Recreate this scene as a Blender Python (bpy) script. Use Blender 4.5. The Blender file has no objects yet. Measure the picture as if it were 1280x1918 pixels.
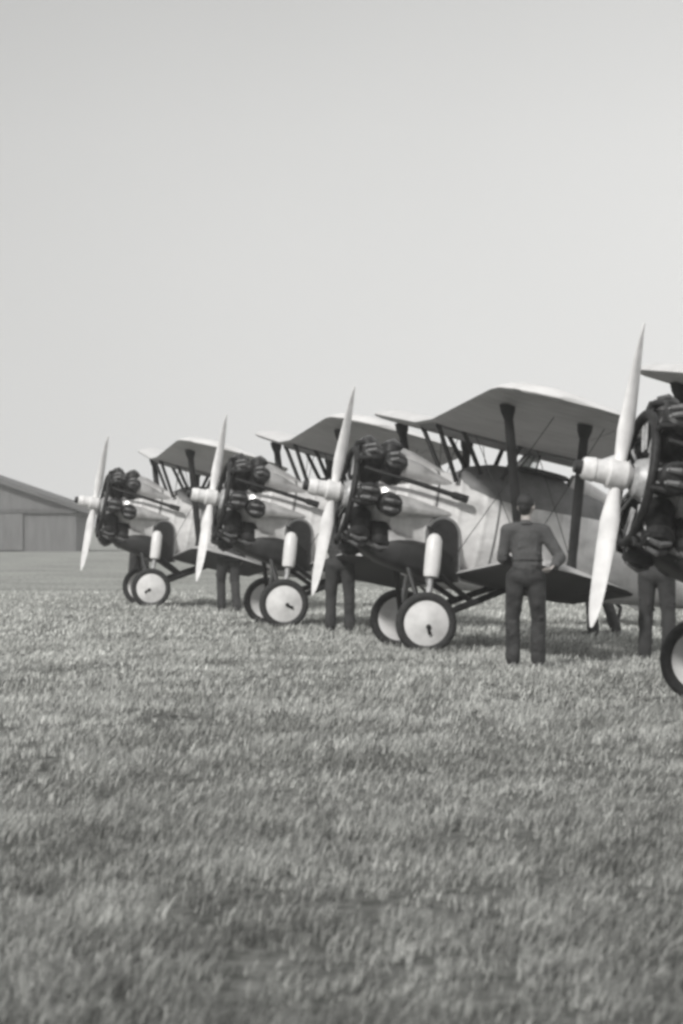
import bpy, bmesh, math, random
import numpy as np
from mathutils import Vector, Matrix, Euler
R = math.radians
random.seed(7); rng = np.random.default_rng(7)
S = bpy.context.scene
C = S.collection

# ------------------------------------------------------------------ camera
CAMH = 1.45
cd = bpy.data.cameras.new('camera'); cam = bpy.data.objects.new('camera', cd); C.objects.link(cam)
cd.sensor_fit = 'VERTICAL'; cd.sensor_height = 24.0; cd.lens = 6000/1918*24.0
cd.shift_y = 26/1918
cd.clip_start = 0.5; cd.clip_end = 6000
cam.location = (0, 0, CAMH); cam.rotation_euler = (R(90), 0, 0)
S.camera = cam
cd.dof.use_dof = True; cd.dof.focus_distance = 39; cd.dof.aperture_fstop = 3.5

# ------------------------------------------------------------------ sky and sun
SUN_EL, SUN_AZ = 38, 208          # azimuth clockwise from +Y: behind the camera, to its left
w = bpy.data.worlds.new('World'); S.world = w; w.use_nodes = True
nt = w.node_tree; nt.nodes.clear()
def N(t, ty, **k):
    n = t.nodes.new(ty)
    for a, b in k.items(): setattr(n, a, b)
    return n
tc = N(nt, 'ShaderNodeTexCoord'); sx = N(nt, 'ShaderNodeSeparateXYZ'); nt.links.new(tc.outputs['Generated'], sx.inputs[0])
ramp = N(nt, 'ShaderNodeValToRGB'); nt.links.new(sx.outputs['Z'], ramp.inputs[0])
cr = ramp.color_ramp
cr.elements[0].position = 0.0; cr.elements[0].color = (.81,.81,.80,1)
cr.elements[1].position = 1.0; cr.elements[1].color = (.70,.70,.70,1)
for p, v in ((.03,.79),(.07,.77),(.12,.71),(.165,.62),(.20,.60),(.35,.66)):
    e = cr.elements.new(p); e.color = (v, v*1.0, v*.985, 1)
# overcast is a little brighter towards the right
mx = N(nt, 'ShaderNodeMath', operation='MULTIPLY_ADD'); nt.links.new(sx.outputs['X'], mx.inputs[0]); mx.inputs[1].default_value = 0.95; mx.inputs[2].default_value = 1.0
cl = N(nt, 'ShaderNodeClamp'); cl.inputs['Min'].default_value = .86; cl.inputs['Max'].default_value = 1.16
nt.links.new(mx.outputs[0], cl.inputs[0])
# faint cloud structure
cn = N(nt, 'ShaderNodeTexNoise'); cn.inputs['Scale'].default_value = 5; cn.inputs['Detail'].default_value = 3
nt.links.new(tc.outputs['Generated'], cn.inputs['Vector'])
ca = N(nt, 'ShaderNodeMath', operation='MULTIPLY_ADD'); nt.links.new(cn.outputs[0], ca.inputs[0]); ca.inputs[1].default_value = .10; ca.inputs[2].default_value = .95
m1 = N(nt, 'ShaderNodeMath', operation='MULTIPLY'); nt.links.new(cl.outputs[0], m1.inputs[0]); nt.links.new(ca.outputs[0], m1.inputs[1])
veil = N(nt, 'ShaderNodeVectorMath', operation='SCALE'); nt.links.new(ramp.outputs[0], veil.inputs[0]); nt.links.new(m1.outputs[0], veil.inputs['Scale'])
bg = N(nt, 'ShaderNodeBackground'); nt.links.new(veil.outputs[0], bg.inputs[0]); bg.inputs[1].default_value = 1.0
wo = N(nt, 'ShaderNodeOutputWorld'); nt.links.new(bg.outputs[0], wo.inputs[0])

sl = bpy.data.lights.new('sun', 'SUN'); so = bpy.data.objects.new('sun', sl); C.objects.link(so)
sl.energy = 3.0; sl.angle = R(5); sl.color = (1, .985, .96)
az, el = R(SUN_AZ), R(SUN_EL)
sdir = Vector((math.sin(az)*math.cos(el), math.cos(az)*math.cos(el), math.sin(el)))
so.rotation_euler = sdir.to_track_quat('Z', 'Y').to_euler()

S.view_settings.view_transform = 'Standard'; S.view_settings.look = 'None'
S.view_settings.exposure = 0; S.view_settings.gamma = 1
S.render.engine = 'CYCLES'
S.cycles.pixel_filter_type = 'BLACKMAN_HARRIS'; S.cycles.filter_width = 3.2   # soft old lens

# ------------------------------------------------------------------ materials
def mat(name, col, rough=.6, metal=0, n_scale=6, n_amt=.12, bump=0, bump_scale=40, dark=None, stretch=None, spec=.4, ribs=None):
    m = bpy.data.materials.new(name); m.use_nodes = True; t = m.node_tree
    b = t.nodes['Principled BSDF']; b.inputs['Roughness'].default_value = rough; b.inputs['Metallic'].default_value = metal
    b.inputs['Specular IOR Level'].default_value = spec
    c = N(t, 'ShaderNodeTexCoord'); mp = N(t, 'ShaderNodeMapping'); t.links.new(c.outputs['Object'], mp.inputs[0])
    if stretch: mp.inputs['Scale'].default_value = stretch
    n = N(t, 'ShaderNodeTexNoise'); n.inputs['Scale'].default_value = n_scale; n.inputs['Detail'].default_value = 6
    n.inputs['Roughness'].default_value = .62
    t.links.new(mp.outputs[0], n.inputs['Vector'])
    rp = N(t, 'ShaderNodeValToRGB'); t.links.new(n.outputs[0], rp.inputs[0])
    lo = [max(0, v*(1-n_amt*2)) for v in col] if dark is None else list(dark)
    rp.color_ramp.elements[0].position = .32; rp.color_ramp.elements[0].color = (*lo, 1)
    rp.color_ramp.elements[1].position = .62; rp.color_ramp.elements[1].color = (*[min(1, v*(1+n_amt*.4)) for v in col], 1)
    t.links.new(rp.outputs[0], b.inputs['Base Color'])
    if bump:
        n2 = N(t, 'ShaderNodeTexNoise'); n2.inputs['Scale'].default_value = bump_scale; n2.inputs['Detail'].default_value = 4
        t.links.new(mp.outputs[0], n2.inputs['Vector'])
        bp = N(t, 'ShaderNodeBump'); bp.inputs['Strength'].default_value = bump; bp.inputs['Distance'].default_value = .02
        t.links.new(n2.outputs[0], bp.inputs['Height']); t.links.new(bp.outputs[0], b.inputs['Normal'])
        if ribs:      # fabric pulled over ribs / formers
            wv = N(t, 'ShaderNodeTexWave', bands_direction=ribs[0], wave_profile='SIN'); wv.inputs['Scale'].default_value = ribs[1]/math.pi*1.0
            t.links.new(c.outputs['Object'], wv.inputs[0])
            pw = N(t, 'ShaderNodeMath', operation='POWER'); pw.inputs[1].default_value = 10; t.links.new(wv.outputs['Fac'], pw.inputs[0])
            b2_ = N(t, 'ShaderNodeBump'); b2_.inputs['Strength'].default_value = ribs[2]; b2_.inputs['Distance'].default_value = .03
            t.links.new(pw.outputs[0], b2_.inputs['Height']); t.links.new(bp.outputs[0], b2_.inputs['Normal']); t.links.new(b2_.outputs[0], b.inputs['Normal'])
    return m
def g(v, w=0): return (v*(1+w), v, v*(1-w))
M_SILVER = mat('silver_dope', g(.78,.01), .42, 0, 2.2, .15, .15, 9, ribs=('X',3.2,.35))
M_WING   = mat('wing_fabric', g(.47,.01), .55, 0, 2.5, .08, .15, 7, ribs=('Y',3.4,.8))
M_COWL   = mat('polished_cowling', g(.70,.01), .33, .35, 5, .12, .15, 14)
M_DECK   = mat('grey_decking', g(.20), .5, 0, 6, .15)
M_ROCK   = mat('oily_rocker_metal', g(.13), .55, .2, 20, .3)
M_DARK   = mat('dark_paint', g(.022), .5, 0, 9, .3)
M_ENG    = mat('engine_iron', g(.028), .5, .2, 18, .4)
M_ALU    = mat('cast_aluminium', g(.5), .5, .2, 14, .2)
M_EXH    = mat('burnt_exhaust', g(.03), .6, .3, 20, .3)
M_TYRE   = mat('rubber_tyre', g(.035), .8, 0, 20, .2, .3, 60)
M_DISC   = mat('white_wheel_cover', g(.80,.01), .5, 0, 7, .07)
M_OLEO   = mat('white_oleo', g(.78,.01), .4, 0, 8, .06)
M_HUB    = mat('painted_hub', g(.74,.01), .5, 0, 12, .12)
def streaks(m, lo=.42, amt=.55):
    t = m.node_tree; b = t.nodes['Principled BSDF']; src = b.inputs['Base Color'].links[0].from_socket
    c = N(t, 'ShaderNodeTexCoord'); mp = N(t, 'ShaderNodeMapping'); mp.inputs['Scale'].default_value = (2.2, 4, 4); t.links.new(c.outputs['Object'], mp.inputs[0])
    n = N(t, 'ShaderNodeTexNoise'); n.inputs['Scale'].default_value = 1.6; n.inputs['Detail'].default_value = 5; t.links.new(mp.outputs[0], n.inputs[0])
    rp = N(t, 'ShaderNodeValToRGB'); rp.color_ramp.elements[0].position = .50; rp.color_ramp.elements[0].color = (1,1,1,1)
    rp.color_ramp.elements[1].position = .72; rp.color_ramp.elements[1].color = (lo,lo,lo,1); t.links.new(n.outputs[0], rp.inputs[0])
    mu = N(t, 'ShaderNodeMix', data_type='RGBA', blend_type='MULTIPLY'); mu.inputs[0].default_value = amt
    t.links.new(src, mu.inputs[6]); t.links.new(rp.outputs[0], mu.inputs[7]); t.links.new(mu.outputs[2], b.inputs['Base Color'])
M_WTOPLIT   = mat('sunlit_silver_wing_top', g(.66,.01), .45, 0, 2.5, .06, .12, 7, ribs=('Y',3.4,.5))  # sunlit look of the wing top put into a brighter colour
M_UNDERSHADE  = mat('shaded_under_surface', g(.03), .6, 0, 3, .15)  # shade under the lower wing put into a near-black colour
M_PROP   = mat('propeller_alloy', g(.86,.01), .5, 0, 7, .06)
M_LEATH  = mat('leather', g(.06), .6, 0, 12, .2)
M_SKIN   = mat('skin', (.42,.39,.37), .55, 0, 12, .08)
M_HAIR   = mat('dark_hair', g(.03), .5, 0, 60, .3, .5, 90)
M_SHIRT  = mat('grey_shirt_cloth', g(.085), .9, 0, 5, .12, .9, 18)
M_STRAP  = mat('brace_webbing', g(.125), .8, 0, 12, .15)
M_OVER   = mat('overall_cloth', g(.05), .9, 0, 7, .35, .9, 18)
M_OVERD  = mat('dark_overall_cloth', g(.05), .9, 0, 5, .22, .6, 26)
M_BOOT   = mat('boot_leather', g(.03), .5, 0, 12, .2)
M_RAG    = mat('white_cotton', g(.75), .9, 0, 12, .1)
M_CHOCK  = mat('chock_wood', g(.10), .8, 0, 12, .2)
streaks(M_SILVER, .4, .4); streaks(M_COWL, .3, .6); streaks(M_DISC, .6, .5); streaks(M_OVER, .6, .6); streaks(M_PROP, .7, .4)
mg = bpy.data.materials.new('windscreen_glass'); mg.use_nodes = True
b = mg.node_tree.nodes['Principled BSDF']; b.inputs['Base Color'].default_value = (.85,.87,.86,1); b.inputs['Roughness'].default_value = .08
b.inputs['Transmission Weight'].default_value = .9; b.inputs['IOR'].default_value = 1.05
M_GLASS = mg

# ------------------------------------------------------------------ mesh helpers
def obj(name, bm, m, parent=None, smooth=True, mats=None):
    bmesh.ops.recalc_face_normals(bm, faces=bm.faces)
    me = bpy.data.meshes.new(name); bm.to_mesh(me); bm.free()
    for q in (mats or [m]): me.materials.append(q)
    if smooth:
        me.polygons.foreach_set('use_smooth', [True]*len(me.polygons))
        try: me.set_sharp_from_angle(angle=R(38))
        except Exception: pass
    o = bpy.data.objects.new(name, me); C.objects.link(o)
    if parent: o.parent = parent
    return o
def tag(o, label=None, cat=None, group=None, kind=None):
    if label: o['label'] = label
    if cat: o['category'] = cat
    if group: o['group'] = group
    if kind: o['kind'] = kind
    return o
def empty(name, loc, rot=(0,0,0)):
    o = bpy.data.objects.new(name, None); C.objects.link(o); o.location = loc; o.rotation_euler = rot; o.empty_display_size = .3
    return o
def kids(o): return [c for c in bpy.data.objects if c.parent == o]
def copy_tree(o, parent=None):
    c = o.copy(); C.objects.link(c); c.parent = parent
    for ch in kids(o): copy_tree(ch, c)
    return c
def ring_frame(d):
    d = d.normalized(); u = d.cross(Vector((0,0,1)))
    if u.length < 1e-3: u = Vector((1,0,0))
    u.normalize(); return u, d.cross(u).normalized()
def tube(bm, pts, rad, seg=10, flat=1.0, caps=True, flatdir=None):
    """swept tube; rad = number or list; flat squashes across flatdir"""
    pts = [Vector(p) for p in pts]; n = len(pts)
    if not hasattr(rad, '__len__'): rad = [rad]*n
    rings = []; u = None
    for i, p in enumerate(pts):
        d = (pts[min(i+1,n-1)]-pts[max(i-1,0)]).normalized()
        if flatdir is not None:
            v = Vector(flatdir); v = (v-d*v.dot(d)).normalized(); u = d.cross(v)
        else:
            if u is None: u, v = ring_frame(d)
            else:
                u = (u-d*u.dot(d)).normalized(); v = d.cross(u)
        rings.append([bm.verts.new(p+u*math.cos(2*math.pi*k/seg)*rad[i]+v*math.sin(2*math.pi*k/seg)*rad[i]*flat) for k in range(seg)])
    for a, b2 in zip(rings, rings[1:]):
        for k in range(seg): bm.faces.new((a[k], a[(k+1)%seg], b2[(k+1)%seg], b2[k]))
    if caps: bm.faces.new(rings[0][::-1]); bm.faces.new(rings[-1])
    return rings
def lathe(bm, prof, origin, axis, seg=24, squash=None):
    """prof = [(along, radius)]"""
    o = Vector(origin); a = Vector(axis).normalized(); u, v = ring_frame(a)
    rings = []
    for (t, r) in prof:
        if r < 1e-5: rings.append([bm.verts.new(o+a*t)])
        else: rings.append([bm.verts.new(o+a*t+(u*math.cos(2*math.pi*k/seg)+v*math.sin(2*math.pi*k/seg))*r) for k in range(seg)])
    for A, B in zip(rings, rings[1:]):
        if len(A) == 1 and len(B) == 1: continue
        for k in range(seg):
            k2 = (k+1)%seg
            if len(A) == 1: bm.faces.new((A[0], B[k2], B[k]))
            elif len(B) == 1: bm.faces.new((A[k], A[k2], B[0]))
            else: bm.faces.new((A[k], A[k2], B[k2], B[k]))
def torus(bm, c, axis, Rr, r, seg=36, rs=10, a0=0, a1=2*math.pi):
    c = Vector(c); a = Vector(axis).normalized(); u, v = ring_frame(a); full = abs(a1-a0-2*math.pi) < 1e-4
    n = seg if full else seg+1; rings = []
    for i in range(n):
        t = a0+(a1-a0)*i/seg; e = u*math.cos(t)+v*math.sin(t)
        rings.append([bm.verts.new(c+e*(Rr+r*math.cos(2*math.pi*k/rs))+a*r*math.sin(2*math.pi*k/rs)) for k in range(rs)])
    for i in range(seg):
        A, B = rings[i], rings[(i+1)%n]
        for k in range(rs): bm.faces.new((A[k], A[(k+1)%rs], B[(k+1)%rs], B[k]))
    if not full: bm.faces.new(rings[0][::-1]); bm.faces.new(rings[-1])
def box(bm, c, s, rot=None, bev=0):
    r = bmesh.ops.create_cube(bm, size=1); vs = r['verts']
    bmesh.ops.scale(bm, vec=s, verts=vs)
    if bev:
        es = list({e for v in vs for e in v.link_edges})
        rr = bmesh.ops.bevel(bm, geom=es, offset=bev, segments=2, affect='EDGES'); vs = rr['verts']+[v for v in vs if v.is_valid]
        vs = list(set(vs))
    if rot is not None: bmesh.ops.rotate(bm, cent=(0,0,0), matrix=Euler(rot).to_matrix(), verts=vs)
    bmesh.ops.translate(bm, vec=c, verts=vs)
def prism(bm, outline, thick, plane='xz', at=0):
    """outline [(a,b)] extruded by thick across plane, centred at `at`"""
    A = [];B = []
    for (a, b2) in outline:
        if plane == 'xz': A.append(bm.verts.new((a, at-thick/2, b2))); B.append(bm.verts.new((a, at+thick/2, b2)))
        elif plane == 'xy': A.append(bm.verts.new((a, b2, at-thick/2))); B.append(bm.verts.new((a, b2, at+thick/2)))
    bm.faces.new(A); bm.faces.new(B[::-1]); n = len(A)
    for i in range(n): bm.faces.new((A[i], B[i], B[(i+1)%n], A[(i+1)%n]))

# ------------------------------------------------------------------ ground
def ground_mat():
    m = bpy.data.materials.new('airfield_turf'); m.use_nodes = True; t = m.node_tree; b = t.nodes['Principled BSDF']
    b.inputs['Roughness'].default_value = .95; b.inputs['Specular IOR Level'].default_value = .1
    c = N(t, 'ShaderNodeTexCoord')
    def noise(sc, det, stretch=(1,1,1)):
        mp = N(t, 'ShaderNodeMapping'); mp.inputs['Scale'].default_value = stretch; t.links.new(c.outputs['Object'], mp.inputs[0])
        n = N(t, 'ShaderNodeTexNoise'); n.inputs['Scale'].default_value = sc; n.inputs['Detail'].default_value = det
        t.links.new(mp.outputs[0], n.inputs[0]); return n
    a = noise(.35, 5); f = noise(9, 8, (1,.6,1)); 
    rp = N(t, 'ShaderNodeValToRGB'); t.links.new(f.outputs[0], rp.inputs[0])
    rp.color_ramp.elements[0].position = .30; rp.color_ramp.elements[0].color = (.085,.09,.08,1)
    rp.color_ramp.elements[1].position = .70; rp.color_ramp.elements[1].color = (.46,.465,.44,1)
    ra = N(t, 'ShaderNodeValToRGB'); t.links.new(a.outputs[0], ra.inputs[0])
    ra.color_ramp.elements[0].position = .3; ra.color_ramp.elements[0].color = (.72,.72,.72,1)
    ra.color_ramp.elements[1].position = .7; ra.color_ramp.elements[1].color = (1.15,1.15,1.15,1)
    # dark soil and thatch under the rough grass; paler closely mown turf beyond it
    soil = N(t, 'ShaderNodeMix', data_type='RGBA', blend_type='MULTIPLY'); soil.inputs[0].default_value = 1
    sp = N(t, 'ShaderNodeSeparateXYZ'); t.links.new(c.outputs['Object'], sp.inputs[0])
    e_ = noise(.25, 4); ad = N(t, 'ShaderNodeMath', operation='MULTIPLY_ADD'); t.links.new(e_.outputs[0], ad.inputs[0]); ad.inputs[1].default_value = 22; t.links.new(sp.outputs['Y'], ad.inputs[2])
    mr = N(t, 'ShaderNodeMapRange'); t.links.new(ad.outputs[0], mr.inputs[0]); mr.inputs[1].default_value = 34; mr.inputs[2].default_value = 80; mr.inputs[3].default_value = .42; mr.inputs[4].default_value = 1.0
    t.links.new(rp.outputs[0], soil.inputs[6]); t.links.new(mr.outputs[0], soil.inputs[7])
    mu = N(t, 'ShaderNodeMix', data_type='RGBA', blend_type='MULTIPLY'); mu.inputs[0].default_value = 1
    t.links.new(soil.outputs[2], mu.inputs[6]); t.links.new(ra.outputs[0], mu.inputs[7])
    t.links.new(mu.outputs[2], b.inputs['Base Color'])
    bp = N(t, 'ShaderNodeBump'); bp.inputs['Strength'].default_value = .6; bp.inputs['Distance'].default_value = .05
    t.links.new(f.outputs[0], bp.inputs['Height']); t.links.new(bp.outputs[0], b.inputs['Normal'])
    return m
def vnoise(x, y, cell, seed):
    r = np.random.default_rng(seed); G = r.random((256,256))
    u = x/cell; v = y/cell; iu = np.floor(u).astype(int); iv = np.floor(v).astype(int); fu = u-iu; fv = v-iv
    fu = fu*fu*(3-2*fu); fv = fv*fv*(3-2*fv)
    g00 = G[iu%256, iv%256]; g10 = G[(iu+1)%256, iv%256]; g01 = G[iu%256, (iv+1)%256]; g11 = G[(iu+1)%256, (iv+1)%256]
    return (g00*(1-fu)+g10*fu)*(1-fv)+(g01*(1-fu)+g11*fu)*fv
bm = bmesh.new()
xs = [-3000,-400,-80,-30,-15,0,15,30,80,400,3000]; ys = [-200,0,10,20,40,70,120,250,700,4000]
vv = [[bm.verts.new((x, y, 0)) for x in xs] for y in ys]
for j in range(len(ys)-1):
    for i in range(len(xs)-1): bm.faces.new((vv[j][i], vv[j][i+1], vv[j+1][i+1], vv[j+1][i]))
tag(obj('ground', bm, ground_mat(), smooth=False), kind='structure')

def grass_mat():
    m = bpy.data.materials.new('grass_blades'); m.use_nodes = True; t = m.node_tree; b = t.nodes['Principled BSDF']
    b.inputs['Roughness'].default_value = .75; b.inputs['Specular IOR Level'].default_value = .2
    ge = N(t, 'ShaderNodeNewGeometry'); rp = N(t, 'ShaderNodeValToRGB'); t.links.new(ge.outputs['Random Per Island'], rp.inputs[0])
    rp.color_ramp.elements[0].position = 0; rp.color_ramp.elements[0].color = (.13,.133,.127,1)
    rp.color_ramp.elements[1].position = 1; rp.color_ramp.elements[1].color = (.56,.565,.54,1)
    e = rp.color_ramp.elements.new(.55); e.color = (.31,.315,.30,1)
    c = N(t, 'ShaderNodeTexCoord'); n = N(t, 'ShaderNodeTexNoise'); n.inputs['Scale'].default_value = 1.6; n.inputs['Detail'].default_value = 7; n.inputs['Roughness'].default_value = .75
    t.links.new(c.outputs['Object'], n.inputs[0])
    ra = N(t, 'ShaderNodeValToRGB'); t.links.new(n.outputs[0], ra.inputs[0])
    ra.color_ramp.elements[0].position = .36; ra.color_ramp.elements[0].color = (.62,.62,.62,1)
    ra.color_ramp.elements[1].position = .64; ra.color_ramp.elements[1].color = (1.3,1.3,1.3,1)
    mu = N(t, 'ShaderNodeMix', data_type='RGBA', blend_type='MULTIPLY'); mu.inputs[0].default_value = 1
    t.links.new(rp.outputs[0], mu.inputs[6]); t.links.new(ra.outputs[0], mu.inputs[7])
    # distance haze put into the blade colour: paler far off, darker close by
    sp = N(t, 'ShaderNodeSeparateXYZ'); t.links.new(c.outputs['Object'], sp.inputs[0])
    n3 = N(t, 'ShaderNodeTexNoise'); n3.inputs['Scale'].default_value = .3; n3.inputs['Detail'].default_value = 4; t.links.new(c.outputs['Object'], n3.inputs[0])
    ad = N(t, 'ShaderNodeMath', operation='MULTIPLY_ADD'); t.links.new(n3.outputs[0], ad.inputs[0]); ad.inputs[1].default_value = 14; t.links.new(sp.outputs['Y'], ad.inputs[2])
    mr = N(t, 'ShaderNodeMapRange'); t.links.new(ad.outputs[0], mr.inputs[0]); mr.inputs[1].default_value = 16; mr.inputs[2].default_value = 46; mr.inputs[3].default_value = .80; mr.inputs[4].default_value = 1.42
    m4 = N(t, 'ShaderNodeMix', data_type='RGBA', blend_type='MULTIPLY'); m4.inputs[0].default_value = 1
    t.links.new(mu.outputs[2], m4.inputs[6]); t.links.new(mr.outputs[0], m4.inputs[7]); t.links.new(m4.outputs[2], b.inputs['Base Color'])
    return m
def make_grass():
    bands = [(7.8,12,4200,.8),(12,17,3000,.9),(17,26,1800,1.1),(26,40,900,1.5),(40,74,330,2.2)]
    P = []
    for (a, b2, rho, ws) in bands:
        wmax = .17*b2+1.2; n = int(rho*(b2-a)*2*wmax)
        y = rng.uniform(a, b2, n); x = rng.uniform(-wmax, wmax, n); k = np.abs(x) < .17*y+1.2; x = x[k]; y = y[k]
        # tufts: pull towards clump centres, thin out the hollows
        d = .42*vnoise(x+50, y*.6, .055, 3)+.33*vnoise(x+90, y*.5, .19, 4)+.25*vnoise(x+30, y*.4, .55, 5)
        k = rng.random(len(x)) < np.clip((d-.36)*5, .06, 1); x = x[k]; y = y[k]; d = d[k]
        k = rng.random(len(x)) < np.clip((76-y-4*vnoise(x+9, y, 2.5, 8))/24, .0, 1); x = x[k]; y = y[k]; d = d[k]
        P.append(np.stack([x, y, np.full_like(x, ws), d], 1))
    # longer uncut grass left standing round the wheels and where people stand
    spots_ = [(3.16,24.3),(2.9,26.1),(.96,36.2),(.69,38.0),(-.81,45.2),(-1.08,47.0),(-3.36,56.5),(-3.63,58.3),
              (1.73,32.6),(1.98,32.6),(0,43.5),(-1.9,54),(3.37,34.3),(3.44,42)]
    for (cx, cy) in spots_:
        m_ = 420; a_ = rng.uniform(0, 6.283, m_); q_ = rng.uniform(.0, .42, m_)
        P.append(np.stack([cx+np.cos(a_)*q_*1.2, cy+np.sin(a_)*q_, np.full(m_, 1.4), rng.uniform(.55, .95, m_)], 1))
    P = np.concatenate(P); n = len(P); x, y, ws, d = P.T
    h = (.012+.095*np.clip(d-.15,0,1)**1.2)*(1+.35*np.clip((16-y)/8,0,1))*rng.uniform(.6, 1.45, n)*(1+.35*(vnoise(x+200, y, 1.7, 9)-.5)*2)
    long_ = rng.random(n) < .012; h = np.where(long_, h*1.9, h)
    wd = rng.uniform(.0022, .0048, n)*ws
    th = rng.uniform(0, 2*np.pi, n); lean = rng.uniform(.15, 1.0, n)*h; la = rng.normal(.2, .7, n)+2.6*(vnoise(x+70, y, .8, 12)-.5)
    dx = np.cos(th)*wd; dy = np.sin(th)*wd; lx = np.cos(la)*lean; ly = np.sin(la)*lean
    z0 = np.zeros(n)-.004
    V = np.stack([np.stack([x-dx, y-dy, z0],1), np.stack([x+dx, y+dy, z0],1),
                  np.stack([x+dx*.75+lx*.35, y+dy*.75+ly*.35, h*.6],1), np.stack([x-dx*.75+lx*.35, y-dy*.75+ly*.35, h*.6],1),
                  np.stack([x+lx, y+ly, h],1)], 1).reshape(-1, 3)
    base = np.arange(n)*5
    loops = np.stack([base,base+1,base+2,base+3, base+3,base+2,base+4], 1).reshape(-1)
    starts = np.stack([np.arange(n)*7, np.arange(n)*7+4], 1).reshape(-1)
    me = bpy.data.meshes.new('grass'); me.vertices.add(len(V)); me.vertices.foreach_set('co', V.reshape(-1).astype(np.float32))
    me.loops.add(len(loops)); me.loops.foreach_set('vertex_index', loops.astype(np.int32))
    me.polygons.add(len(starts)); me.polygons.foreach_set('loop_start', starts.astype(np.int32))
    me.update(calc_edges=True); me.validate(); me.materials.append(grass_mat())
    o = bpy.data.objects.new('grass', me); C.objects.link(o)
    print('grass blades', n)
    return tag(o, 'rough grey tufted grass covering the airfield in front of the aircraft', 'grass', kind='stuff')
make_grass()

# ------------------------------------------------------------------ aircraft
PITCH = 11.0; TH = R(PITCH)
def L(u, z, y=0):
    """standing position (aft u, height z) -> aircraft-local coordinates before the tail-down tilt"""
    return Vector((u*math.cos(TH)-z*math.sin(TH), y, u*math.sin(TH)+z*math.cos(TH)))
TZ = 1.645                                     # thrust line
def loft(bm, st, seg=36, ex=2.3, cap0=True, cap1=True):
    rings = []
    for (x, top, bot, hw) in st:
        cz = (top+bot)/2; hz = (top-bot)/2; r = []
        for k in range(seg):
            a = 2*math.pi*k/seg; c, s = math.cos(a), math.sin(a)
            r.append(bm.verts.new((x, hw*math.copysign(abs(c)**(2/ex), c), cz+hz*math.copysign(abs(s)**(2/ex), s))))
        rings.append(r)
    for A, B in zip(rings, rings[1:]):
        for k in range(seg): bm.faces.new((A[k], A[(k+1)%seg], B[(k+1)%seg], B[k]))
    if cap0: bm.faces.new(rings[0])
    if cap1: bm.faces.new(rings[-1][::-1])
    return rings
FUS = [(-.60,2.04,1.24,.40),(-.45,2.08,1.13,.43),(-.1,2.11,1.00,.45),(.3,2.12,.92,.455),(.75,2.10,.90,.44),(1.15,2.07,.90,.42),(1.6,2.02,.93,.39),
       (2.2,1.96,.98,.34),(3.0,1.88,1.07,.27),(3.9,1.79,1.19,.18),(4.7,1.71,1.31,.10),(5.25,1.66,1.40,.04)]
def wing(half, chord, le, z0, flat, dih, inc, tipoff=.24, t=.085, tr=.80, te=2.4):
    """spanwise stations of an aerofoil, rounded tips; le = x of leading edge at the middle"""
    prof = [(1,0),(.85,.022),(.65,.052),(.45,.075),(.28,.085),(.14,.074),(.06,.05),(.015,.022),(0,0),(.015,-.012),(.06,-.02),(.2,-.024),(.45,-.022),(.7,-.015),(.88,-.007)]
    ys = [-1]+[-.985,-.96,-.92,-.86,-.78,-.6,-.4,-.2]; ys = [q*half for q in ys]+[-flat,0,flat]; ys = sorted(ys+[-q for q in ys if q < -flat-.01])
    bm = bmesh.new(); rings = []
    for y in ys:
        a = abs(y)/half; f = 1.0; off = 0
        if a > tr:
            e = (a-tr)/(1-tr); f = max(.22, math.sqrt(max(0, 1-e**te))); off = (1-f)*chord*tipoff
        dz = math.tan(dih)*max(0, abs(y)-flat)
        r = []
        for (px, pz) in prof:
            X = off+px*chord*f; Z = pz*chord*f*(t/.085)
            # riblets: fabric sag between ribs is left to the bump; incidence tilts nose up
            r.append(bm.verts.new((le+X*math.cos(inc)+Z*math.sin(inc), y, z0+dz-X*math.sin(inc)+Z*math.cos(inc))))
        rings.append(r)
    n = len(prof)
    for A, B in zip(rings, rings[1:]):
        for k in range(n): bm.faces.new((A[k], A[(k+1)%n], B[(k+1)%n], B[k]))
    bm.faces.new(rings[0]); bm.faces.new(rings[-1][::-1])
    return bm
def strut_bm(p0, p1, w=.05, t=.45, flare0=1.0, flare1=1.0):
    bm = bmesh.new(); p0 = Vector(p0); p1 = Vector(p1)
    ts = [0,.05,.10,.2,.5,.8,.90,.95,1]
    prof = [flare0*1.0, flare0*.9, 1, 1.05, 1.1, 1.05, 1, flare1*.9, flare1]
    tube(bm, [p0.lerp(p1, q) for q in ts], [w*q for q in prof], 12, t, flatdir=(0,1,0))
    return bm

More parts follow.
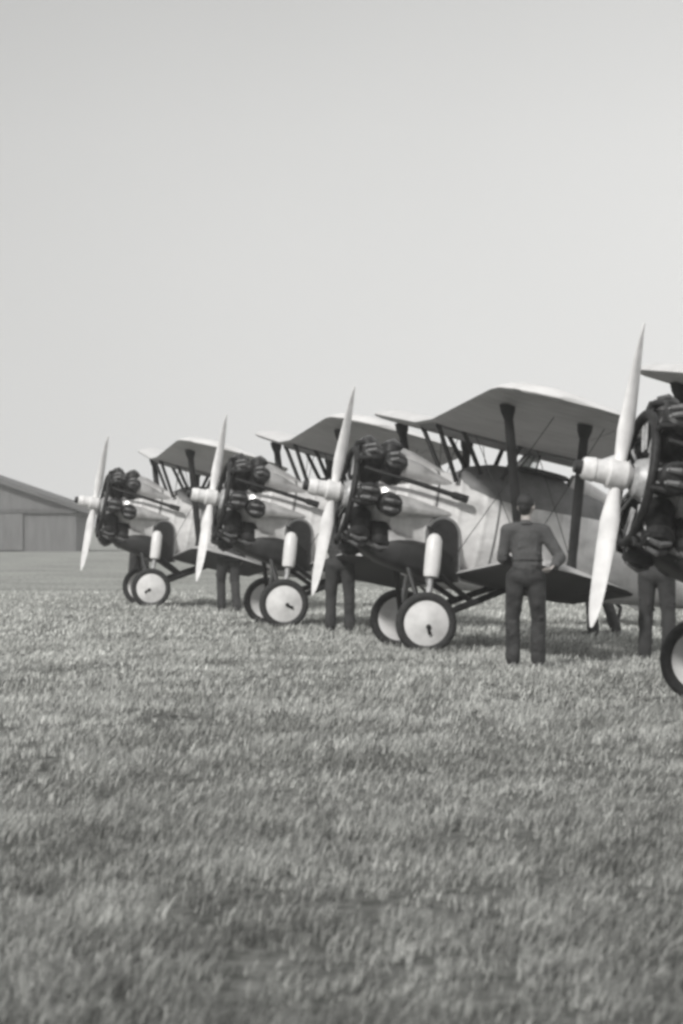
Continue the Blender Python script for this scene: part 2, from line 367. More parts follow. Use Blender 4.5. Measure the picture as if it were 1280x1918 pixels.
def make_plane():
    root = empty('biplane', (0,0,0), (0, TH, 0))
    # --- fuselage
    bm = bmesh.new(); loft(bm, FUS); f = obj('fuselage', bm, M_SILVER, root)
    # stringer ridges and panel bands belong to the skin: narrow proud strips
    bm = bmesh.new()
    for i, (x, top, bot, hw) in enumerate([(-.12,2.11,1.005,.45),(.62,2.108,.905,.445)]):
        loft(bm, [(x-.012, top+.004, bot-.004, hw+.004),(x+.012, top+.004, bot-.004, hw+.004)], cap0=True, cap1=True)
    obj('panel_band', bm, M_DECK, f)
    # grey decking around the cockpit
    bm = bmesh.new()
    rings = []
    for (x, top, hw, k) in [(.08,2.12,.30,.3),(.25,2.23,.35,1),(.5,2.30,.37,1),(.9,2.33,.36,1),(1.3,2.29,.32,1),(1.8,2.16,.25,1),(2.3,1.98,.16,.4)]:
        rings.append([bm.verts.new((x, hw*math.cos(a), 1.86+(top-1.86)*math.sin(a))) for a in [math.pi*i/12 for i in range(13)]])
    for A, B in zip(rings, rings[1:]):
        for k in range(12): bm.faces.new((A[k], A[k+1], B[k+1], B[k]))
    bm.faces.new(rings[0]); bm.faces.new(rings[-1][::-1])
    obj('decking', bm, M_DECK, root)
    bm = bmesh.new(); torus(bm, (1.12, 0, 2.315), (0.06,0,1), .23, .028, 28, 8)
    for v in bm.verts: v.co.x = 1.12+(v.co.x-1.12)*1.25
    ck = obj('cockpit_coaming', bm, M_LEATH, root)
    bm = bmesh.new(); lathe(bm, [(0,0),(.0,.22)], (1.12,0,2.33), (0,0,1), 24); obj('cockpit_opening', bm, M_DARK, ck)
    # windscreen
    bm = bmesh.new()
    P = [(.80,-.20,2.16),(.80,.20,2.16),(.93,.13,2.40),(.93,-.13,2.40),(.98,-.25,2.15),(1.02,-.17,2.36),(.98,.25,2.15),(1.02,.17,2.36)]
    P = [(a_, b_, c_+.15) for a_, b_, c_ in P]
    v = [bm.verts.new(p) for p in P]
    for q in ((0,1,2,3),(4,0,3,5),(1,6,7,2)): bm.faces.new([v[i] for i in q])
    bmesh.ops.solidify(bm, geom=bm.faces[:], thickness=.006)
    ws = obj('windscreen', bm, M_GLASS, root, smooth=False)
    bm = bmesh.new()
    for a, c in ((0,1),(1,2),(2,3),(3,0),(4,5),(3,5),(6,7),(2,7),(0,4),(1,6)): tube(bm, [P[a], P[c]], .010, 6)
    obj('windscreen_frame', bm, M_DARK, ws)
    bm = bmesh.new(); lathe(bm, [(-.0,.01),(.03,.13),(.15,.14),(.4,.10),(.8,.05),(1.1,.01)], (1.42,0,2.25), (1,0,-.22), 20)
    obj('headrest', bm, M_SILVER, root)
    # --- engine
    bm = bmesh.new(); lathe(bm, [(0,.10),(.03,.15),(.14,.19),(.22,.27),(.60,.31),(.72,.36),(.74,0)], (-1.15,0,TZ), (1,0,0), 28)
    eng = obj('engine', bm, M_ALU, root)
    bm = bmesh.new(); lathe(bm, [(0,0),(0,.33),(.05,.38),(.14,.40),(.26,.41)], (-.80,0,TZ-.01), (1,0,0), 32); obj('nose_cowling', bm, M_COWL, root)
    for row, x in ((0,-.94),(1,-.67)):
        for k in range(7):
            a = R(180)+k*2*math.pi/7+row*R(7)-R(2)                 # first cylinder points at the camera side (-y)
            d = Vector((0, math.cos(a), math.sin(a)))
            bm = bmesh.new(); prof = [(.24,.085)]
            t = .27
            while t < .56:
                prof += [(t,.096),(t+.004,.136),(t+.012,.136),(t+.016,.096)]; t += .022
            prof += [(.565,.11),(.57,.135),(.645,.135),(.67,.11),(.675,0)]
            lathe(bm, prof, (x,0,TZ), d, 18)
            c = obj('cylinder', bm, M_ENG, eng)
            # rocker boxes and valve gear in bare metal, pushrods in front
            bm = bmesh.new(); side = Vector((0, -math.sin(a), math.cos(a)))
            base = Vector((x,0,TZ))+d*.67
            for s in (-1,1):
                tube(bm, [base+side*s*.05+Vector((-.085,0,0)), base+side*s*.05+d*.035, base+side*s*.05+Vector((.085,0,0))], [.022,.03,.022], 8)
            o2 = obj('rocker_box', bm, M_ROCK, eng)
            if row == 0:
                bm = bmesh.new()
                for s in (-1,1):
                    tube(bm, [Vector((x-.13,0,TZ))+d*.24+side*s*.04, Vector((x-.145,0,TZ))+d*.44+side*s*.05, base+side*s*.05+Vector((-.09,0,0))], .013, 8)
                obj('pushrod', bm, M_ALU, eng)
    # fairings behind the cylinders
    for k in range(7):
        a = R(180)+k*2*math.pi/7+R(4)
        d = Vector((0, math.cos(a), math.sin(a)))
        bm = bmesh.new(); o = Vector((-.60,0,TZ))
        pts = [o+d*.54, o+d*.52+Vector((.18,0,0)), o+d*.465+Vector((.42,0,0)), o+d*.40+Vector((.75,0,0))]
        tube(bm, pts, [.125,.11,.075,.02], 14)
        obj('cylinder_fairing', bm, M_COWL, root)
    # exhaust: collector ring in front, side pipes along the fuselage
    bm = bmesh.new(); torus(bm, (-1.11,0,TZ), (1,0,0), .52, .038, 48, 10)
    for k in range(7):
        a = R(180)+k*2*math.pi/7-R(2)+R(10); d = Vector((0, math.cos(a), math.sin(a)))
        o = Vector((-1.11,0,TZ))+d*.52
        tube(bm, [o, o+d*.09+Vector((.02,0,0)), o+d*.11+Vector((.12,0,0))], .026, 8)
    ex = obj('exhaust_ring', bm, M_EXH, root)
    for s in (-1, 1):
        bm = bmesh.new()
        tube(bm, [(-1.02, s*.46, 2.02-.06), (-.80, s*.53, 1.93), (-.55, s*.545, 1.91),(-.2, s*.555, 1.87),(.0, s*.56, 1.845),(.04,s*.56,1.84),(.20, s*.56, 1.82)], [.022,.024,.026,.028,.030,.044,.046], 12)
        obj('exhaust_pipe', bm, M_EXH, root)
    # bottom intake trunk running aft from the engine
    for s in (-1,1):
        bm = bmesh.new(); tube(bm, [(-1.12, s*.30, TZ-.42), (-.95, s*.36, TZ-.48), (-.5, s*.40, TZ-.60), (0, s*.42, TZ-.70)], [.03,.033,.033,.03], 10)
        obj('intake_pipe', bm, M_DECK, root)
    bm = bmesh.new(); loft(bm, [(-.95,1.28,1.14,.16),(-.85,1.27,1.02,.30),(-.62,1.26,.93,.43),(-.3,1.27,.87,.465),(.0,1.27,.84,.47),(.12,1.22,.84,.465)], 32, 4.5); obj('oil_sump', bm, M_DARK, root)
    # --- propeller
    HX = -1.26
    bm = bmesh.new(); lathe(bm, [(-.30,0),(-.30,.07),(-.28,.09),(-.20,.10),(-.19,.092),(-.10,.098),(-.08,.12),(.06,.12),(.08,.10),(.15,.06)], (HX,0,TZ), (1,0,0), 24)
    pr = obj('propeller_hub', bm, M_HUB, root)
    bm = bmesh.new(); lathe(bm, [(0,0),(0,.05),(.07,.062),(.08,.0)], (HX-.36,0,TZ), (1,0,0), 16); obj('starter_dog', bm, M_DARK, pr)
    for s in (1,-1):
        bm = bmesh.new(); rings = []
        for q in [i/16 for i in range(17)]:
            r = .07+1.16*q
            ch = (.040+.040*min(1, q*4))*(1 if q < .72 else math.sqrt(max(.02, 1-((q-.72)/.285)**2.6)))
            th = .045*(1-q)**1.2+.010; tw = R(62)*(1-q)+R(18)
            rg = []
            for k in range(12):
                a = 2*math.pi*k/12; cx = ch*math.cos(a); cz = th*math.sin(a)
                y2 = cx*math.cos(tw)-cz*math.sin(tw); x2 = cx*math.sin(tw)+cz*math.cos(tw)
                rg.append(bm.verts.new((HX+x2*s, y2, TZ+s*r)))
            rings.append(rg)
        for A, B in zip(rings, rings[1:]):
            for k in range(12): bm.faces.new((A[k], A[(k+1)%12], B[(k+1)%12], B[k]))
        bm.faces.new(rings[0]); bm.faces.new(rings[-1][::-1])
        obj('blade', bm, M_PROP, pr)
    # --- wings
    inc = R(3.5); DU, DL = R(3.8), R(3.4)
    ule = L(.13, 2.67); lle = L(.42, .90)
    uw = obj('upper_wing', wing(4.35, 1.95, ule.x, ule.z, .55, DU, inc, tipoff=.40, t=.075, tr=.84, te=3.6), M_WING, root, mats=[M_WING, M_WTOPLIT])
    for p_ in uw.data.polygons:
        if p_.normal.z > .0: p_.material_index = 1  # upward faces take the painted-in sunlit tone
    lw = obj('lower_wing', wing(3.90, 1.42, lle.x, lle.z, .45, DL, inc), M_WING, root, mats=[M_WING, M_UNDERSHADE])
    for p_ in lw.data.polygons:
        if p_.normal.z < -.05 and abs(p_.normal.y) < .9: p_.material_index = 1  # downward faces take the painted-in shade
    for o_, half, ch, le, z0, fl, dih in ((uw,4.35,1.95,ule.x,ule.z,.55,DU),(lw,3.90,1.42,lle.x,lle.z,.45,DL)):
        for s in (-1,1):      # ailerons: a proud panel with a hinge gap
            bm = bmesh.new(); y0, y1 = half*.52*s, half*.83*s; A = []
            for y in (y0, y1):
                dz = math.tan(dih)*(abs(y)-fl)
                q = []
                for (px, pz) in ((.76,.030*1.2),(.99,.006),(.99,-.006),(.76,-.019)):
                    X = px*ch; Z = pz*ch; q.append(bm.verts.new((le+X*math.cos(inc)+Z*math.sin(inc), y, z0+dz-X*math.sin(inc)+Z*math.cos(inc))))
                A.append(q)
            for k in range(4): bm.faces.new((A[0][k], A[0][(k+1)%4], A[1][(k+1)%4], A[1][k]))
            bm.faces.new(A[0]); bm.faces.new(A[1][::-1])
            al = obj('aileron', bm, M_WING, o_, smooth=False, mats=[M_WING if o_ is uw else M_UNDERSHADE, M_WTOPLIT if o_ is uw else M_WING])
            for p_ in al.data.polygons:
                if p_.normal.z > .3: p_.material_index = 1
    bm = bmesh.new()          # added plate, its dark tone standing for shadow under the wing centre
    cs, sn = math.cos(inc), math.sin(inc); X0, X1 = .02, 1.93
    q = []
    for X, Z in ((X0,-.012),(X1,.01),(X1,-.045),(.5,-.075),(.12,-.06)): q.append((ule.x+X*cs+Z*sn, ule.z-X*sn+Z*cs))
    prism(bm, q, 1.0, 'xz', 0); obj('centre_shade_plate', bm, M_DECK, uw, smooth=False)
    def zup(y, x, ch=1.62): return ule.z+math.tan(DU)*max(0, abs(y)-.55)-(x-ule.x)*math.sin(inc)-.03
    def zlo(y, x): return lle.z+math.tan(DL)*max(0, abs(y)-.45)-(x-lle.x)*math.sin(inc)+.05
    for s in (-1,1):
        yt, yb = 3.30, 3.15
        a = L(.44, 2.74); b2 = L(.62, 1.05); c = L(1.27, 2.45); d = L(1.17, .98)
        obj('interplane_strut', strut_bm((b2.x, s*yb, zlo(yb,b2.x)), (a.x, s*yt, zup(yt,a.x)), .050, .5, 1.3, 1.75), M_DARK, root)
        obj('interplane_strut', strut_bm((d.x, s*yb, zlo(yb,d.x)), (c.x, s*yt, zup(yt,c.x)), .050, .5, 1.3, 1.75), M_DARK, root)
        # cabane
        for (u0,z0,u1) in ((.45,2.0,.19),(.74,2.08,.50),(.98,2.02,1.20)):
            p = L(u0, z0-.04); q = L(u1, 2.5)
            obj('cabane_strut', strut_bm((p.x, s*.36, p.z), (q.x, s*.5, zup(.5,q.x)), .026, .55, 1.2, 1.4), M_DARK, root)
        # bracing wires
        bm = bmesh.new()
        for (x0, x1) in ((b2.x, .15),(d.x, .9)):
            tube(bm, [(x0+.05, s*yb, zlo(yb,x0)), (x1, s*.5, zup(.5,x1))], .005, 5)
            tube(bm, [(x1, s*.42, 1.05), (x0+.03, s*yt, zup(yt,x0))], .005, 5)
        obj('bracing_wire', bm, M_DARK, root)
    # --- undercarriage
    HT = .90
    for s in (-1,1):
        bm = bmesh.new(); torus(bm, L(0,.35,s*HT), (0,1,0), .302, .050, 48, 12)
        wh = obj('wheel', bm, M_TYRE, root)
        bm = bmesh.new(); c = L(0,.35,s*HT)
        lathe(bm, [(-.035,0),(-.035,.05),(-.02,.262),(0,.272),(.02,.262),(.075,.05),(.078,0)] if s > 0 else [(-.078,0),(-.075,.05),(-.02,.262),(0,.272),(.02,.262),(.035,.05),(.035,0)], c, (0,1,0), 40)
        obj('wheel_cover', bm, M_DISC, wh)
        bm = bmesh.new(); o = L(.015,.31,s*(HT+.062)); lathe(bm, [(-.02,0),(-.02,.030),(.02,.030),(.02,0)], o, (0,1,0), 16)
        vv2 = [bm.verts.new(L(.015+a_, .285+b_, s*(HT+.070))) for a_, b_ in ((-.018,0),(.018,0),(.040,-.062),(.0,-.070))]
        bmesh.ops.solidify(bm, geom=[bm.faces.new(vv2)], thickness=.006*s)
        obj('valve_opening', bm, M_DARK, wh)
        # oleo: white cylinder above, slim piston below
        p_w = L(.0,.36,s*(HT-.10)); p_m = L(.08,.86,s*(HT-.13)); p_t = L(.14,1.36,s*(HT-.20))
        bm = bmesh.new(); n = 10
        pts = [p_m.lerp(p_t, q) for q in (0,.02,.1,.5,.85,.95,1)]
        tube(bm, pts, [.055,.085,.092,.095,.090,.065,.03], 16)
        ol = obj('oleo_leg', bm, M_OLEO, root)
        bm = bmesh.new(); tube(bm, [p_w, p_m.lerp(p_t,.05)], [.036,.036], 12); obj('piston', bm, M_ALU, ol)
        bm = bmesh.new(); tube(bm, [p_t-Vector((0,0,.05)), L(.12,1.45,s*.42)], .035, 10, .6); obj('oleo_bracket', bm, M_DARK, ol)
        # radius rods
        for (u0,z0,y0,u1,z1,y1,w_) in ((.0,.36,HT-.12, 1.25,.80,.36,.036),(.10,.95,HT-.16,.62,.565,HT-.42,.03),(.0,.36,HT-.12,-.15,1.12,.34,.03)):
            obj('undercarriage_strut', strut_bm(L(u0,z0,s*y0), L(u1,z1,s*y1), w_, .6, 1.2, 1.2), M_DARK, root)
        # arched fairing plate on the fuselage side, dark inside a grey rim
        def arch(scale, yy, th, m_, nm, par):
            bm = bmesh.new(); out = []
            for q in range(15):
                a_ = math.pi*q/14; out.append((.275+.20*scale*math.cos(a_), 1.36+.20*scale*math.sin(a_)))
            out += [(.275-.20*scale, .80+.03*(1-scale)), (.275+.20*scale, .80+.03*(1-scale))]
            pts = [L(u_, z_) for u_, z_ in out]
            prism(bm, [(p.x, p.z) for p in pts], th, 'xz', yy)
            return obj(nm, bm, m_, par, smooth=False)
        ar = arch(1.0, s*.452, .05, M_DECK, 'side_fairing', root)
        arch(.84, s*.464, .05, M_DARK, 'fairing_opening', ar)
    bm = bmesh.new(); tube(bm, [L(0,.35,-.86), L(0,.35,.86)], .032, 12); obj('axle', bm, M_DARK, root)
    # --- tail
    def plate(outl, th, m_, nm, par, at=0, plane='xz'):
        bm = bmesh.new(); prism(bm, outl, th, plane, at)
        bmesh.ops.bevel(bm, geom=[e for e in bm.edges], offset=th*.3, segments=1, affect='EDGES'); return obj(nm, bm, m_, par, smooth=False)
    plate([(4.35,1.72),(4.60,2.05),(4.95,2.28),(4.98,1.66)], .05, M_SILVER, 'fin', root)
    plate([(5.0,1.30),(5.0,2.30),(5.12,2.42),(5.32,2.40),(5.52,2.12),(5.60,1.75),(5.45,1.36),(5.2,1.22)], .04, M_SILVER, 'rudder', root)
    plate([(4.2,-.05),(4.45,-1.25),(4.6,-1.45),(4.95,-1.5),(4.98,0),(4.95,1.5),(4.6,1.45),(4.45,1.25),(4.2,.05)], .05, M_WING, 'tailplane', root, 1.62, 'xy')
    plate([(5.0,-1.5),(5.25,-1.45),(5.42,-1.1),(5.42,-.15),(5.1,-.08)], .035, M_WING, 'elevator', root, 1.62, 'xy')
    plate([(5.0,1.5),(5.25,1.45),(5.42,1.1),(5.42,.15),(5.1,.08)], .035, M_WING, 'elevator', root, 1.62, 'xy')
    bm = bmesh.new(); a = L(5.05,.06); tube(bm, [(4.75,0,1.36),(4.95,0,1.22),(a.x,0,a.z)], [.03,.03,.025], 10); obj('tail_skid', bm, M_DARK, root)
    bm = bmesh.new()
    for s in (-1,1): tube(bm, [(4.6, 0, 1.35), (4.75, s*.95, 1.60)], .018, 8)
    obj('tailplane_strut', bm, M_DARK, root)
    return root

YAW = 8.7
spots = [(3.10, 25.5, YAW, 'nearest silver biplane, cut off by the right edge, its engine and one wheel showing'),
         (.82, 37.1, YAW, 'silver biplane with the dark-haired mechanic in grey shirt standing at its wing'),
         (-.95, 46.1, YAW, 'silver biplane second from the left, its engine behind the propeller of the next one'),
         (-3.5, 57.4, YAW, 'farthest silver biplane of the row, leftmost, beside the distant hangar')]
proto = make_plane()
planes = []
for i, (x, y, yaw, lab) in enumerate(spots):
    o = proto if i == 0 else copy_tree(proto)
    o.location = (x, y, .0); o.rotation_euler = (0, TH, R(yaw)); tag(o, lab, 'biplane', 'biplanes drawn up in a row on the grass'); planes.append(o)

for o, pa, wa in zip(planes, (-4, 3, -7, 5), (35, 0, -50, 70)):
    for ch in kids(o):
        nm = ch.name.split('.')[0]
        if nm == 'propeller_hub':
            c_ = Vector((0,0,TZ)); ch.matrix_local = Matrix.Translation(c_) @ Matrix.Rotation(R(pa), 4, 'X') @ Matrix.Translation(-c_)
        if nm == 'wheel':
            c_ = L(0,.35); ch.matrix_local = Matrix.Translation(c_) @ Matrix.Rotation(R(wa), 4, 'Y') @ Matrix.Translation(-c_)

# ------------------------------------------------------------------ people
def remesh_obj(name, caps, m, parent, voxel, smooth_it=6, mats=None):
    """caps: tapered capsules (p0,r0,p1,r1[,squash_y]) fused into one continuous skin"""
    bm = bmesh.new()
    for c in caps:
        p0, r0, p1, r1 = Vector(c[0]), c[1], Vector(c[2]), c[3]; sq = c[4] if len(c) > 4 else 1
        d = (p1-p0); ln = max(d.length, 1e-4); seg = 14
        prof = [(-r0*math.cos(a), r0*math.sin(a)) for a in [math.pi/2*i/4 for i in range(5)]]
        prof += [(ln+r1*math.sin(a), r1*math.cos(a)) for a in [math.pi/2*i/4 for i in range(5)]]
        prof[0] = (-r0, 0); prof[-1] = (ln+r1, 0)
        n0 = len(bm.verts); lathe(bm, prof, p0, d if d.length > 1e-4 else (0,0,1), seg)
        if sq != 1:
            bm.verts.ensure_lookup_table(); mid = (p0.y+p1.y)/2
            ax = d.normalized()
            for v in bm.verts[n0:]:
                t = max(0, min(1, (v.co-p0).dot(ax)/ln)); cy = p0.y+(p1.y-p0.y)*t
                v.co.y = cy+(v.co.y-cy)*sq
    bmesh.ops.recalc_face_normals(bm, faces=bm.faces)
    me = bpy.data.meshes.new('tmp'); bm.to_mesh(me); bm.free()
    o = bpy.data.objects.new('tmp', me); C.objects.link(o)
    r = o.modifiers.new('r', 'REMESH'); r.mode = 'VOXEL'; r.voxel_size = voxel
    s = o.modifiers.new('s', 'SMOOTH'); s.iterations = smooth_it; s.factor = .5
    dg = bpy.context.evaluated_depsgraph_get(); dg.update(); me2 = bpy.data.meshes.new_from_object(o.evaluated_get(dg))
    me2.name = name; bpy.data.objects.remove(o); bpy.data.meshes.remove(me)
    me2.materials.clear(); me2.materials.append(m); me2.polygons.foreach_set('use_smooth', [True]*len(me2.polygons))
    q = bpy.data.objects.new(name, me2); C.objects.link(q)
    if parent: q.parent = parent
    return q
def mid(a, b, t=.5): return Vector(a).lerp(Vector(b), t)
def person(loc, rotz, label, J=None, cloth=M_OVER, scale=1.0, cap=None, top=None, fine=True, headturn=0):
    """J overrides joints (local: facing +y, x right)"""
    j = dict(an_l=(-.13,0,.09), an_r=(.13,0,.09), kn_l=(-.125,.03,.50), kn_r=(.125,.03,.50), hi_l=(-.10,0,.93), hi_r=(.10,0,.93),
             pel=(0,0,.98), wa=(0,.0,1.12), ch=(0,.01,1.33), ne=(0,.0,1.50), he=(0,.03,1.665),
             sh_l=(-.185,0,1.43), sh_r=(.185,0,1.43), el_l=(-.25,-.02,1.15), el_r=(.25,-.02,1.15), wr_l=(-.26,.10,.92), wr_r=(.26,.10,.92))
    j.update(J or {}); j = {k: Vector(v) for k, v in j.items()}
    root = empty('person', loc, (0,0,rotz)); root.scale = (scale,)*3
    tag(root, label, 'person', 'ground crew among the aircraft')
    he = j['he']; caps = []
    # body (skin)
    caps += [(j['ne']-Vector((0,0,.06)), .055, he-Vector((0,0,.05)), .052),
             (he+Vector((0,-.015,.03)), .088, he+Vector((0,.01,.02)), .083), (he+Vector((0,.02,-.05)), .062, he+Vector((0,.045,-.085)), .036)]
    hd = [(he+Vector((s*.084,-.01,-.01)), .018, he+Vector((s*.086,-.005,-.035)), .012) for s in (-1,1)]         # ears
    hd += [(he+Vector((0,.098,.0)), .011, he+Vector((0,.118,-.028)), .014)]                                       # nose
    hd += [(he+Vector((-.022,.088,-.062)), .009, he+Vector((.022,.088,-.062)), .009)]                              # lips
    hd += [(he+Vector((-.045,.082,.022)), .011, he+Vector((.045,.082,.022)), .011)]                               # brow
    caps += hd
    caps += [(j['pel'], .11, j['ch'], .13, .75), (j['ch']+Vector((-.08,0,.05)), .09, j['ch']+Vector((.08,0,.05)), .09, .8)]
    for s in ('l','r'):
        caps += [(j['sh_'+s], .052, j['el_'+s], .040), (j['el_'+s], .040, j['wr_'+s], .026)]
        caps += [(j['hi_'+s], .085, j['kn_'+s], .055), (j['kn_'+s], .052, j['an_'+s], .036)]
        # hand: palm, four curled fingers, thumb
        wr = j['wr_'+s]; d = (wr-j['el_'+s]).normalized(); sg = -1 if s == 'l' else 1
        side = Vector((0,1,0))-d*d.y
        side = side.normalized() if side.length > .2 else Vector((1,0,0)); nrm = d.cross(side).normalized()*(-sg)
        pc = wr+d*.05
        for k, (o_, ln, rr) in enumerate(((.030,.072,.0088),(.010,.080,.0092),(-.010,.074,.0088),(-.029,.058,.008))):
            b0 = wr+d*.02+side*o_*.7; b1 = wr+d*.088+side*o_
            caps.append((b0, .013, b1, .012))
            c1 = b1+(d*.85+nrm*.5)*ln*.5; c2 = c1+(d*.35+nrm*.9)*ln*.5
            caps += [(b1, .0105, c1, rr), (c1, rr, c2, rr*.85)]
        t0 = wr+d*.025+side*.028; t1 = t0+(side*.75+d*.6)*.045; t2 = t1+(d*.9+nrm*.35)*.035
        caps += [(t0,.014,t1,.011),(t1,.011,t2,.009)]
    body = remesh_obj('body', caps, M_SKIN, root, .0065 if fine else .010, 2)
    # hair
    hc = [(he+Vector((0,-.03,.045)), .090, he+Vector((0,.012,.055)), .083), (he+Vector((0,-.045,-.01)), .072, he+Vector((0,-.035,-.045)), .058)]
    hc += [(he+Vector((s*.07,-.02,.03)), .026, he+Vector((s*.074,-.015,-.0)), .018) for s in (-1,1)]
    hr = remesh_obj('hair', hc, M_HAIR, root, .009, 3)
    # shirt and trousers
    tc_ = [(j['wa']+Vector((0,-.005,-.06)), .158, j['wa']+Vector((0,0,.05)), .156, .78), (j['wa'], .155, j['ch'], .168, .76),
          (j['ch']+Vector((-.10,0,.05)), .105, j['ch']+Vector((.10,0,.05)), .105, .85), (j['ch']+Vector((0,0,.08)), .11, j['ne']-Vector((0,0,.03)), .070)]
    lc = [(j['pel']+Vector((0,-.01,-.02)), .152, j['wa']-Vector((0,0,.07)), .142, .80), (j['hi_l']+Vector((0,-.025,.0)), .100, j['hi_r']+Vector((0,-.025,.0)), .100, .95)]
    rr = random.Random(len(label))
    for s in ('l','r'):
        sh, el, wr, hi, kn, an = (j[q+s] for q in ('sh_','el_','wr_','hi_','kn_','an_'))
        tc_ += [(mid(j['ch']+Vector((0,0,.10)), sh, .5), .088, sh, .080), (sh, .078, mid(sh,el,.5), .066), (mid(sh,el,.5), .066, el, .060), (el, .061, mid(el,wr,.5), .056), (mid(el,wr,.5), .054, mid(el,wr,.93), .040)]
        lc += [(hi, .108, mid(hi,kn,.5), .094), (mid(hi,kn,.5), .094, kn, .078), (kn, .080, mid(kn,an,.5), .074), (mid(kn,an,.5), .074, mid(kn,an,.97), .080)]
        for base, tip, r_, L_ in ((hi,kn,.080,lc),(kn,an,.066,lc),(sh,el,.058,tc_),(el,wr,.048,tc_)):
            for q in range(11):
                t = rr.uniform(.05,.97); c = mid(base, tip, t); a = rr.uniform(0, 6.28)
                o_ = Vector((math.cos(a), math.sin(a), 0))*r_; o2 = Vector((math.cos(a+1.1), math.sin(a+1.1), 0))*r_
                L_.append((c+o_, .024 if L_ is lc else .018, c+o2+Vector((0,0,rr.uniform(-.06,.06))), .010))
    for q in range(11):
        z = rr.uniform(1.06, 1.42); x0 = rr.uniform(-.13,.13)
        t = (z-j['pel'].z)/(j['ch'].z-j['pel'].z); cx = j['pel'].lerp(j['ch'], t)
        tc_.append((Vector((cx.x+x0, cx.y-.108, z)), .02, Vector((cx.x+x0+rr.uniform(-.07,.07), cx.y-.108, z+rr.uniform(-.08,.08))), .012))
    vx = .011 if fine else .016
    remesh_obj('shirt', tc_, top or cloth, root, vx, 3)
    remesh_obj('trousers', lc, cloth, root, vx, 3)
    # collar and belt
    bm = bmesh.new(); torus(bm, j['ne']-Vector((0,0,.02)), (0,.12,1), .066, .020, 24, 8); obj('collar', bm, top or cloth, root)
    bm = bmesh.new(); torus(bm, j['wa']-Vector((0,0,.01)), (0,0,1), .153, .013, 32, 8)
    for v in bm.verts: v.co.y = j['wa'].y+(v.co.y-j['wa'].y)*.80
    obj('belt', bm, cloth, root)
    for s in ('l','r'):
        an = j['an_'+s]
        bc = [(an+Vector((0,0,.08)), .052, an+Vector((0,-.01,-.03)), .052), (an+Vector((0,-.04,-.045)), .042, an+Vector((0,.14,-.05)), .038, 1)]
        remesh_obj('boot', bc, M_BOOT, root, .012, 3)
    if headturn:
        for o_ in (body,):
            for v in o_.data.vertices:
                if v.co.z > j['ne'].z+.03:
                    t = min(1, (v.co.z-j['ne'].z-.03)/.06); p = v.co-he; a = headturn*t
                    v.co = he+Vector((p.x*math.cos(a)-p.y*math.sin(a), p.x*math.sin(a)+p.y*math.cos(a), p.z))
        for v in hr.data.vertices:
            p = v.co-he; a = headturn; v.co = he+Vector((p.x*math.cos(a)-p.y*math.sin(a), p.x*math.sin(a)+p.y*math.cos(a), p.z))
    return root, j
F = 6000
def at(px, D): return ((px-640)/F*D)
# the man seen from behind, right hand resting on his hip, a white rag in it
JA = dict(an_l=(-.135,.02,.09), an_r=(.12,-.03,.09), kn_l=(-.14,.05,.50), kn_r=(.13,.03,.50), hi_l=(-.105,0,.94), hi_r=(.095,0,.94),
          pel=(0,0,.99), wa=(.01,.0,1.13), ch=(.0,.02,1.34), ne=(-.005,.02,1.51), he=(.005,.05,1.675),
          sh_l=(-.19,.01,1.42), sh_r=(.185,.01,1.41), el_l=(-.245,.03,1.14), el_r=(.35,-.06,1.14), wr_l=(-.13,.24,1.10), wr_r=(.27,-.17,1.06))
person((at(986,32.6), 32.6, 0), R(0), 'dark-haired mechanic in grey shirt seen from behind with one hand on his hip', JA, M_OVER, .985, top=M_SHIRT, headturn=R(-28))
# helpers with their hands on the wing leading edges
JB = dict(el_l=(-.24,.14,1.20), el_r=(.24,.14,1.20), wr_l=(-.16,.36,1.08), wr_r=(.18,.36,1.08), ch=(0,.05,1.33), ne=(0,.08,1.49), he=(0,.13,1.65), sh_l=(-.185,.06,1.42), sh_r=(.185,.06,1.42))
JC = dict(el_l=(-.23,.10,1.20), wr_l=(-.12,.30,1.16), an_l=(-.10,.10,.09), an_r=(.12,-.12,.09), kn_l=(-.10,.14,.50), kn_r=(.12,.02,.50))
person((at(637,43.5), 43.5, 0), R(-8), 'mechanic mostly hidden behind a propeller, dark trouser legs showing below the wing', JB, M_OVERD, 1.0, fine=False)
person((at(428,54), 54, 0), R(12), 'mechanic behind the left propeller gap, standing beside the small double wheels', JC, M_OVERD, 1.0, fine=False)
person((at(1230,34.3), 34.3, 0), R(-20), 'mechanic behind the big engine at the right edge, legs showing beside the cropped wheel', JB, M_OVERD, 1.0, fine=False)
person((at(1131,42), 42, 0), R(60), 'mechanic on the far side of a fuselage, only his lower legs showing under the wing', JC, M_OVERD, 1.0, fine=False)

person((at(262,62.5), 62.5, 0), R(30), 'mechanic behind the engine of the leftmost biplane, legs showing in front of its wheels', JC, M_OVERD, 1.0, fine=False)

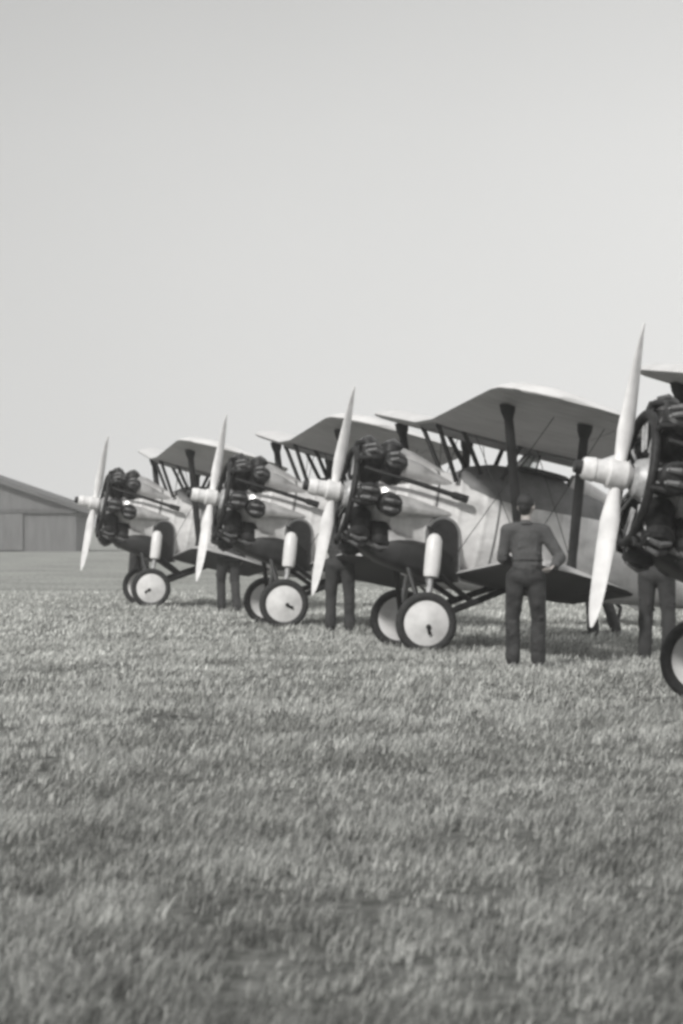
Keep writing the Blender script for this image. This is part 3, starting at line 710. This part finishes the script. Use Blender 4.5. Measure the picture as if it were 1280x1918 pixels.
# ------------------------------------------------------------------ distant hangar on the left
M_HWALL = mat('hangar_boards', g(.17), .85, 0, 1.2, .12, .2, 6, stretch=(3,1,.5))
M_HROOF = mat('hangar_roof', g(.13), .85, 0, .8, .15)
M_HDOOR = mat('hangar_door', g(.17), .85, 0, 1.2, .12, stretch=(3,1,.5))
M_HTRIM = mat('hangar_trim', g(.12), .8, 0, 3, .15)
def hangar(loc):
    root = empty('hangar', loc); tag(root, 'low grey hangar with pitched roof at the far left edge of the field', 'hangar')
    W, E, RZ, Dp = 15.2, 2.35, 7.6, 10
    bm = bmesh.new()
    o = [(-W,0),(W,0),(W,E),(0,RZ-.05),(-W,E)]
    A = [bm.verts.new((x,0,z)) for x, z in o]; B = [bm.verts.new((x,Dp,z)) for x, z in o]
    bm.faces.new(A); bm.faces.new(B[::-1])
    for i in range(5):
        bm.faces.new((A[i],B[i],B[(i+1)%5],A[(i+1)%5]))
    obj('wall', bm, M_HWALL, root, smooth=False)
    bm = bmesh.new()
    for s in (-1,1):
        q = [(0,RZ),(s*(W+.8),E-.24),(s*(W+.8),E+.02),(0,RZ+.28)]
        A = [bm.verts.new((x,-.5,z)) for x, z in q]; B = [bm.verts.new((x,Dp+.5,z)) for x, z in q]
        bm.faces.new(A); bm.faces.new(B[::-1])
        for i in range(4): bm.faces.new((A[i],B[i],B[(i+1)%4],A[(i+1)%4]))
    obj('roof', bm, M_HROOF, root, smooth=False)
    bm = bmesh.new(); box(bm, (0,-.12,E-.05), (2*W,.2,.22)); obj('eaves_beam', bm, M_HTRIM, root, smooth=False)
    for k in range(6):
        bm = bmesh.new(); box(bm, (-W+1.4+4.55*k+1.0,-.05-.07*(k%2),1.13), (4.5,.06,2.1))
        obj('sliding_door', bm, M_HDOOR, root, smooth=False)
    return root
hangar((-30.2, 181, 0))

# ------------------------------------------------------------------ thin haze over the field
bm = bmesh.new(); box(bm, (0, 100, 9), (420, 300, 20))
hz = obj('haze', bm, None, smooth=False); tag(hz, 'thin pale haze over the airfield', 'haze', kind='stuff')
hm = bpy.data.materials.new('haze'); hm.use_nodes = True; t = hm.node_tree; t.nodes.clear()
pv = N(t, 'ShaderNodeVolumePrincipled'); pv.inputs['Color'].default_value = (.95,.95,.94,1); pv.inputs['Density'].default_value = .0011
mo = N(t, 'ShaderNodeOutputMaterial'); t.links.new(pv.outputs[0], mo.inputs['Volume'])
hz.data.materials.clear(); hz.data.materials.append(hm)
S.render.resolution_x = 683; S.render.resolution_y = 1024
